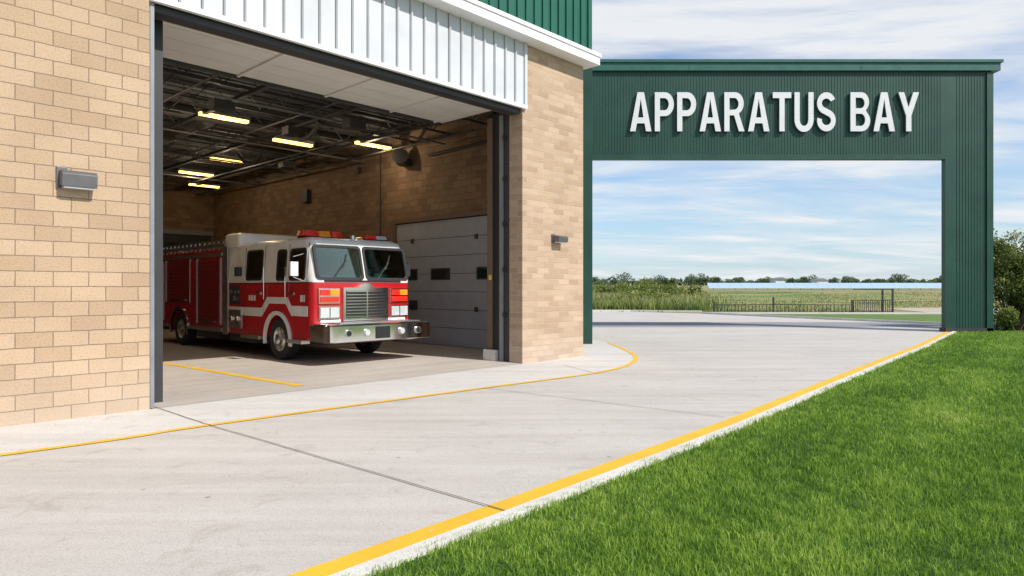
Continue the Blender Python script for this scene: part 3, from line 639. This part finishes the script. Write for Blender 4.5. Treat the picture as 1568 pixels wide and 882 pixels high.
z=np.array([tz(v) for v in y])-.02; tc_=rng.uniform(.1,.8,420)[id_]; th_=rng.uniform(.06,.26,420)[id_]
blades('meadow_grass',x,y,z,th_*rng.uniform(.5,1.2,len(x)),np.full(len(x),.07),leafmat('dry_grass',[(0,(.13,.19,.05)),(.5,(.25,.27,.085)),(1,(.42,.34,.16))]),.6,tc_+rng.normal(0,.08,len(x)))
def leaves(name,blobs,mat,size,parent=None):
    V=[];SH=[]
    for (cx_,cy_,cz_),(rx,ry,rz),n in blobs:
        d=rng.normal(0,1,(n,3)); d/=np.linalg.norm(d,axis=1)[:,None]; r=rng.uniform(.25,1,n)**.45
        p=d*r[:,None]*np.array([rx,ry,rz])*(1+.22*np.sin(d[:,:1]*7+cx_)*np.cos(d[:,2:]*6+cy_))+np.array([cx_,cy_,cz_])
        a=rng.normal(0,1,(n,3)); a/=np.linalg.norm(a,axis=1)[:,None]; bb=np.cross(a,rng.normal(0,1,(n,3))); bb/=np.linalg.norm(bb,axis=1)[:,None]
        s=size*rng.uniform(.5,1.2,n)[:,None]
        q=np.stack([p-a*s,p+bb*s*.5,p+a*s,p-bb*s*.5],1); V.append(q.reshape(-1,3))
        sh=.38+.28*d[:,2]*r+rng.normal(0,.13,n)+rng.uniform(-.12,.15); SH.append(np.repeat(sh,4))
    V=np.concatenate(V); return npmesh(name,V,np.arange(len(V)),4,mat,np.clip(np.concatenate(SH),0,1),parent)
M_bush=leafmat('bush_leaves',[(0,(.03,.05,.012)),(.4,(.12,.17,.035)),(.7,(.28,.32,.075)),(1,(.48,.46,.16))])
M_far=leafmat('hazed_foliage',[(0,(.07,.10,.065)),(.5,(.14,.19,.11)),(1,(.25,.30,.17))],.2)  # leaf colours lightened, with the haze of distance painted in
M_bark=simple('bark',(.10,.07,.05),.9)
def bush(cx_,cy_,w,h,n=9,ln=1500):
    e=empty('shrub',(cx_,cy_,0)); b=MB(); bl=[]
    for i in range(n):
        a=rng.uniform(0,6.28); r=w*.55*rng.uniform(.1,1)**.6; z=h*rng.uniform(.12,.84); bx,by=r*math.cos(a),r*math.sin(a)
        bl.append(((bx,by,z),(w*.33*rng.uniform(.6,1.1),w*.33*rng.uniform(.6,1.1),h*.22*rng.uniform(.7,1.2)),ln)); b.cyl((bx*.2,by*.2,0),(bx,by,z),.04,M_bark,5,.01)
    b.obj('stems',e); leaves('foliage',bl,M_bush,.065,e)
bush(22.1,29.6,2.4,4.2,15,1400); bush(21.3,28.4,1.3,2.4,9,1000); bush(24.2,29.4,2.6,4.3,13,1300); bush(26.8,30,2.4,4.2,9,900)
bl=[]
for i in range(54):
    yy=rng.uniform(62,125); xx=yy*rng.uniform(-.02,.285); hh=rng.uniform(.8,1.9)
    if i%3==0: yy=rng.uniform(80,120); xx=yy*rng.uniform(.06,.28); hh=rng.uniform(1.8,3.0)
    for j in range(3): bl.append(((xx+rng.uniform(-1.2,1.2),yy,tz(yy)+hh*rng.uniform(.3,.6)),(rng.uniform(.8,1.8),1.2,hh*.45),200))
leaves('shrub_mass',bl,M_bush,.17)
bl=[];b=MB()
for i in range(150):
    yy=rng.uniform(235,330); xx=rng.uniform(-60,300); hh=rng.uniform(2.2,4.6)*(1.5 if rng.uniform()<.14 else 1); zb=tz(yy)
    b.cyl((xx,yy,zb-.3),(xx,yy,zb+hh*.6),.18,M_bark,5,.08)
    for j in range(5): bl.append(((xx+rng.uniform(-.4,.4)*hh,yy+rng.uniform(-1,1),zb+hh*rng.uniform(.3,.8)),(hh*rng.uniform(.25,.5),1.6,hh*rng.uniform(.16,.28)),80))
tl=empty('distant_treeline'); b.obj('trunks',tl); leaves('crowns',bl,M_far,.42,tl)
bl=[]
for i in range(220): bl.append(((rng.uniform(-120,420),rng.uniform(420,450),tz(430)+rng.uniform(.3,2.2)),(rng.uniform(5,12),3,rng.uniform(1.2,2.8)),60))
leaves('distant_woodland',bl,M_far,1.2)
b=MB(); M_sol=simple('solar_panel',(.40,.53,.70),.25,.1,.05)
x=44
while x<112:
    b.prism([(x,150,1.75),(x+2.42,150,1.75),(x+2.42,151.6,2.95),(x,151.6,2.95)],(0,.03,-.04),M_sol); b.cyl((x+1.2,151,1.2),(x+1.2,151,2.4),.06,M_greysteel,5); x+=2.45
b.obj('solar_array')
for x,w,h in ((100,5,2.4),(116,4,2.0)):
    b=MB(); zb=tz(255); b.box((x,255,zb),(x+w,261,zb+h),M_white); b.prism([(x-.3,254.6,zb+h),(x+w+.3,254.6,zb+h),(x+w/2,254.6,zb+h+.9)],(0,6.8,0),M_greysteel); b.obj('distant_barn')
F=empty('low_metal_fence',(0,0,0)); b=MB(); Y=48.6
def run(x0,x1,y0,y1,z1,sp_):
    n=int(abs(x1-x0)/sp_)
    for i in range(n+1):
        t=i/n; x=x0+(x1-x0)*t; y=y0+(y1-y0)*t; b.box((x-.018,y-.018,0),(x+.018,y+.018,z1),M_dark)
    for z in (.12,z1-.04): b.prism([(x0,y0-.02,z),(x1,y1-.02,z),(x1,y1+.02,z),(x0,y0+.02,z)],(0,0,.045),M_dark)
run(14.6,18.9,Y,Y,.62,.25); run(18.9,24.2,Y,Y-1.0,.62,.25); run(24.2,26.8,Y-1.0,Y-1.2,.95,.14)
for x,y,h in ((14.6,Y,.8),(18.9,Y,1.15),(24.1,Y-1,.95),(26.85,Y-1.2,1.75),(26.3,Y-.9,1.7)): b.box((x-.05,y-.05,0),(x+.05,y+.05,h),M_dark)
b.prism([(24.2,Y-1.0,1.68),(26.9,Y-1.2,1.68),(26.9,Y-1.15,1.68),(24.2,Y-.95,1.68)],(0,0,.05),M_dark)
b.obj('rails',F)
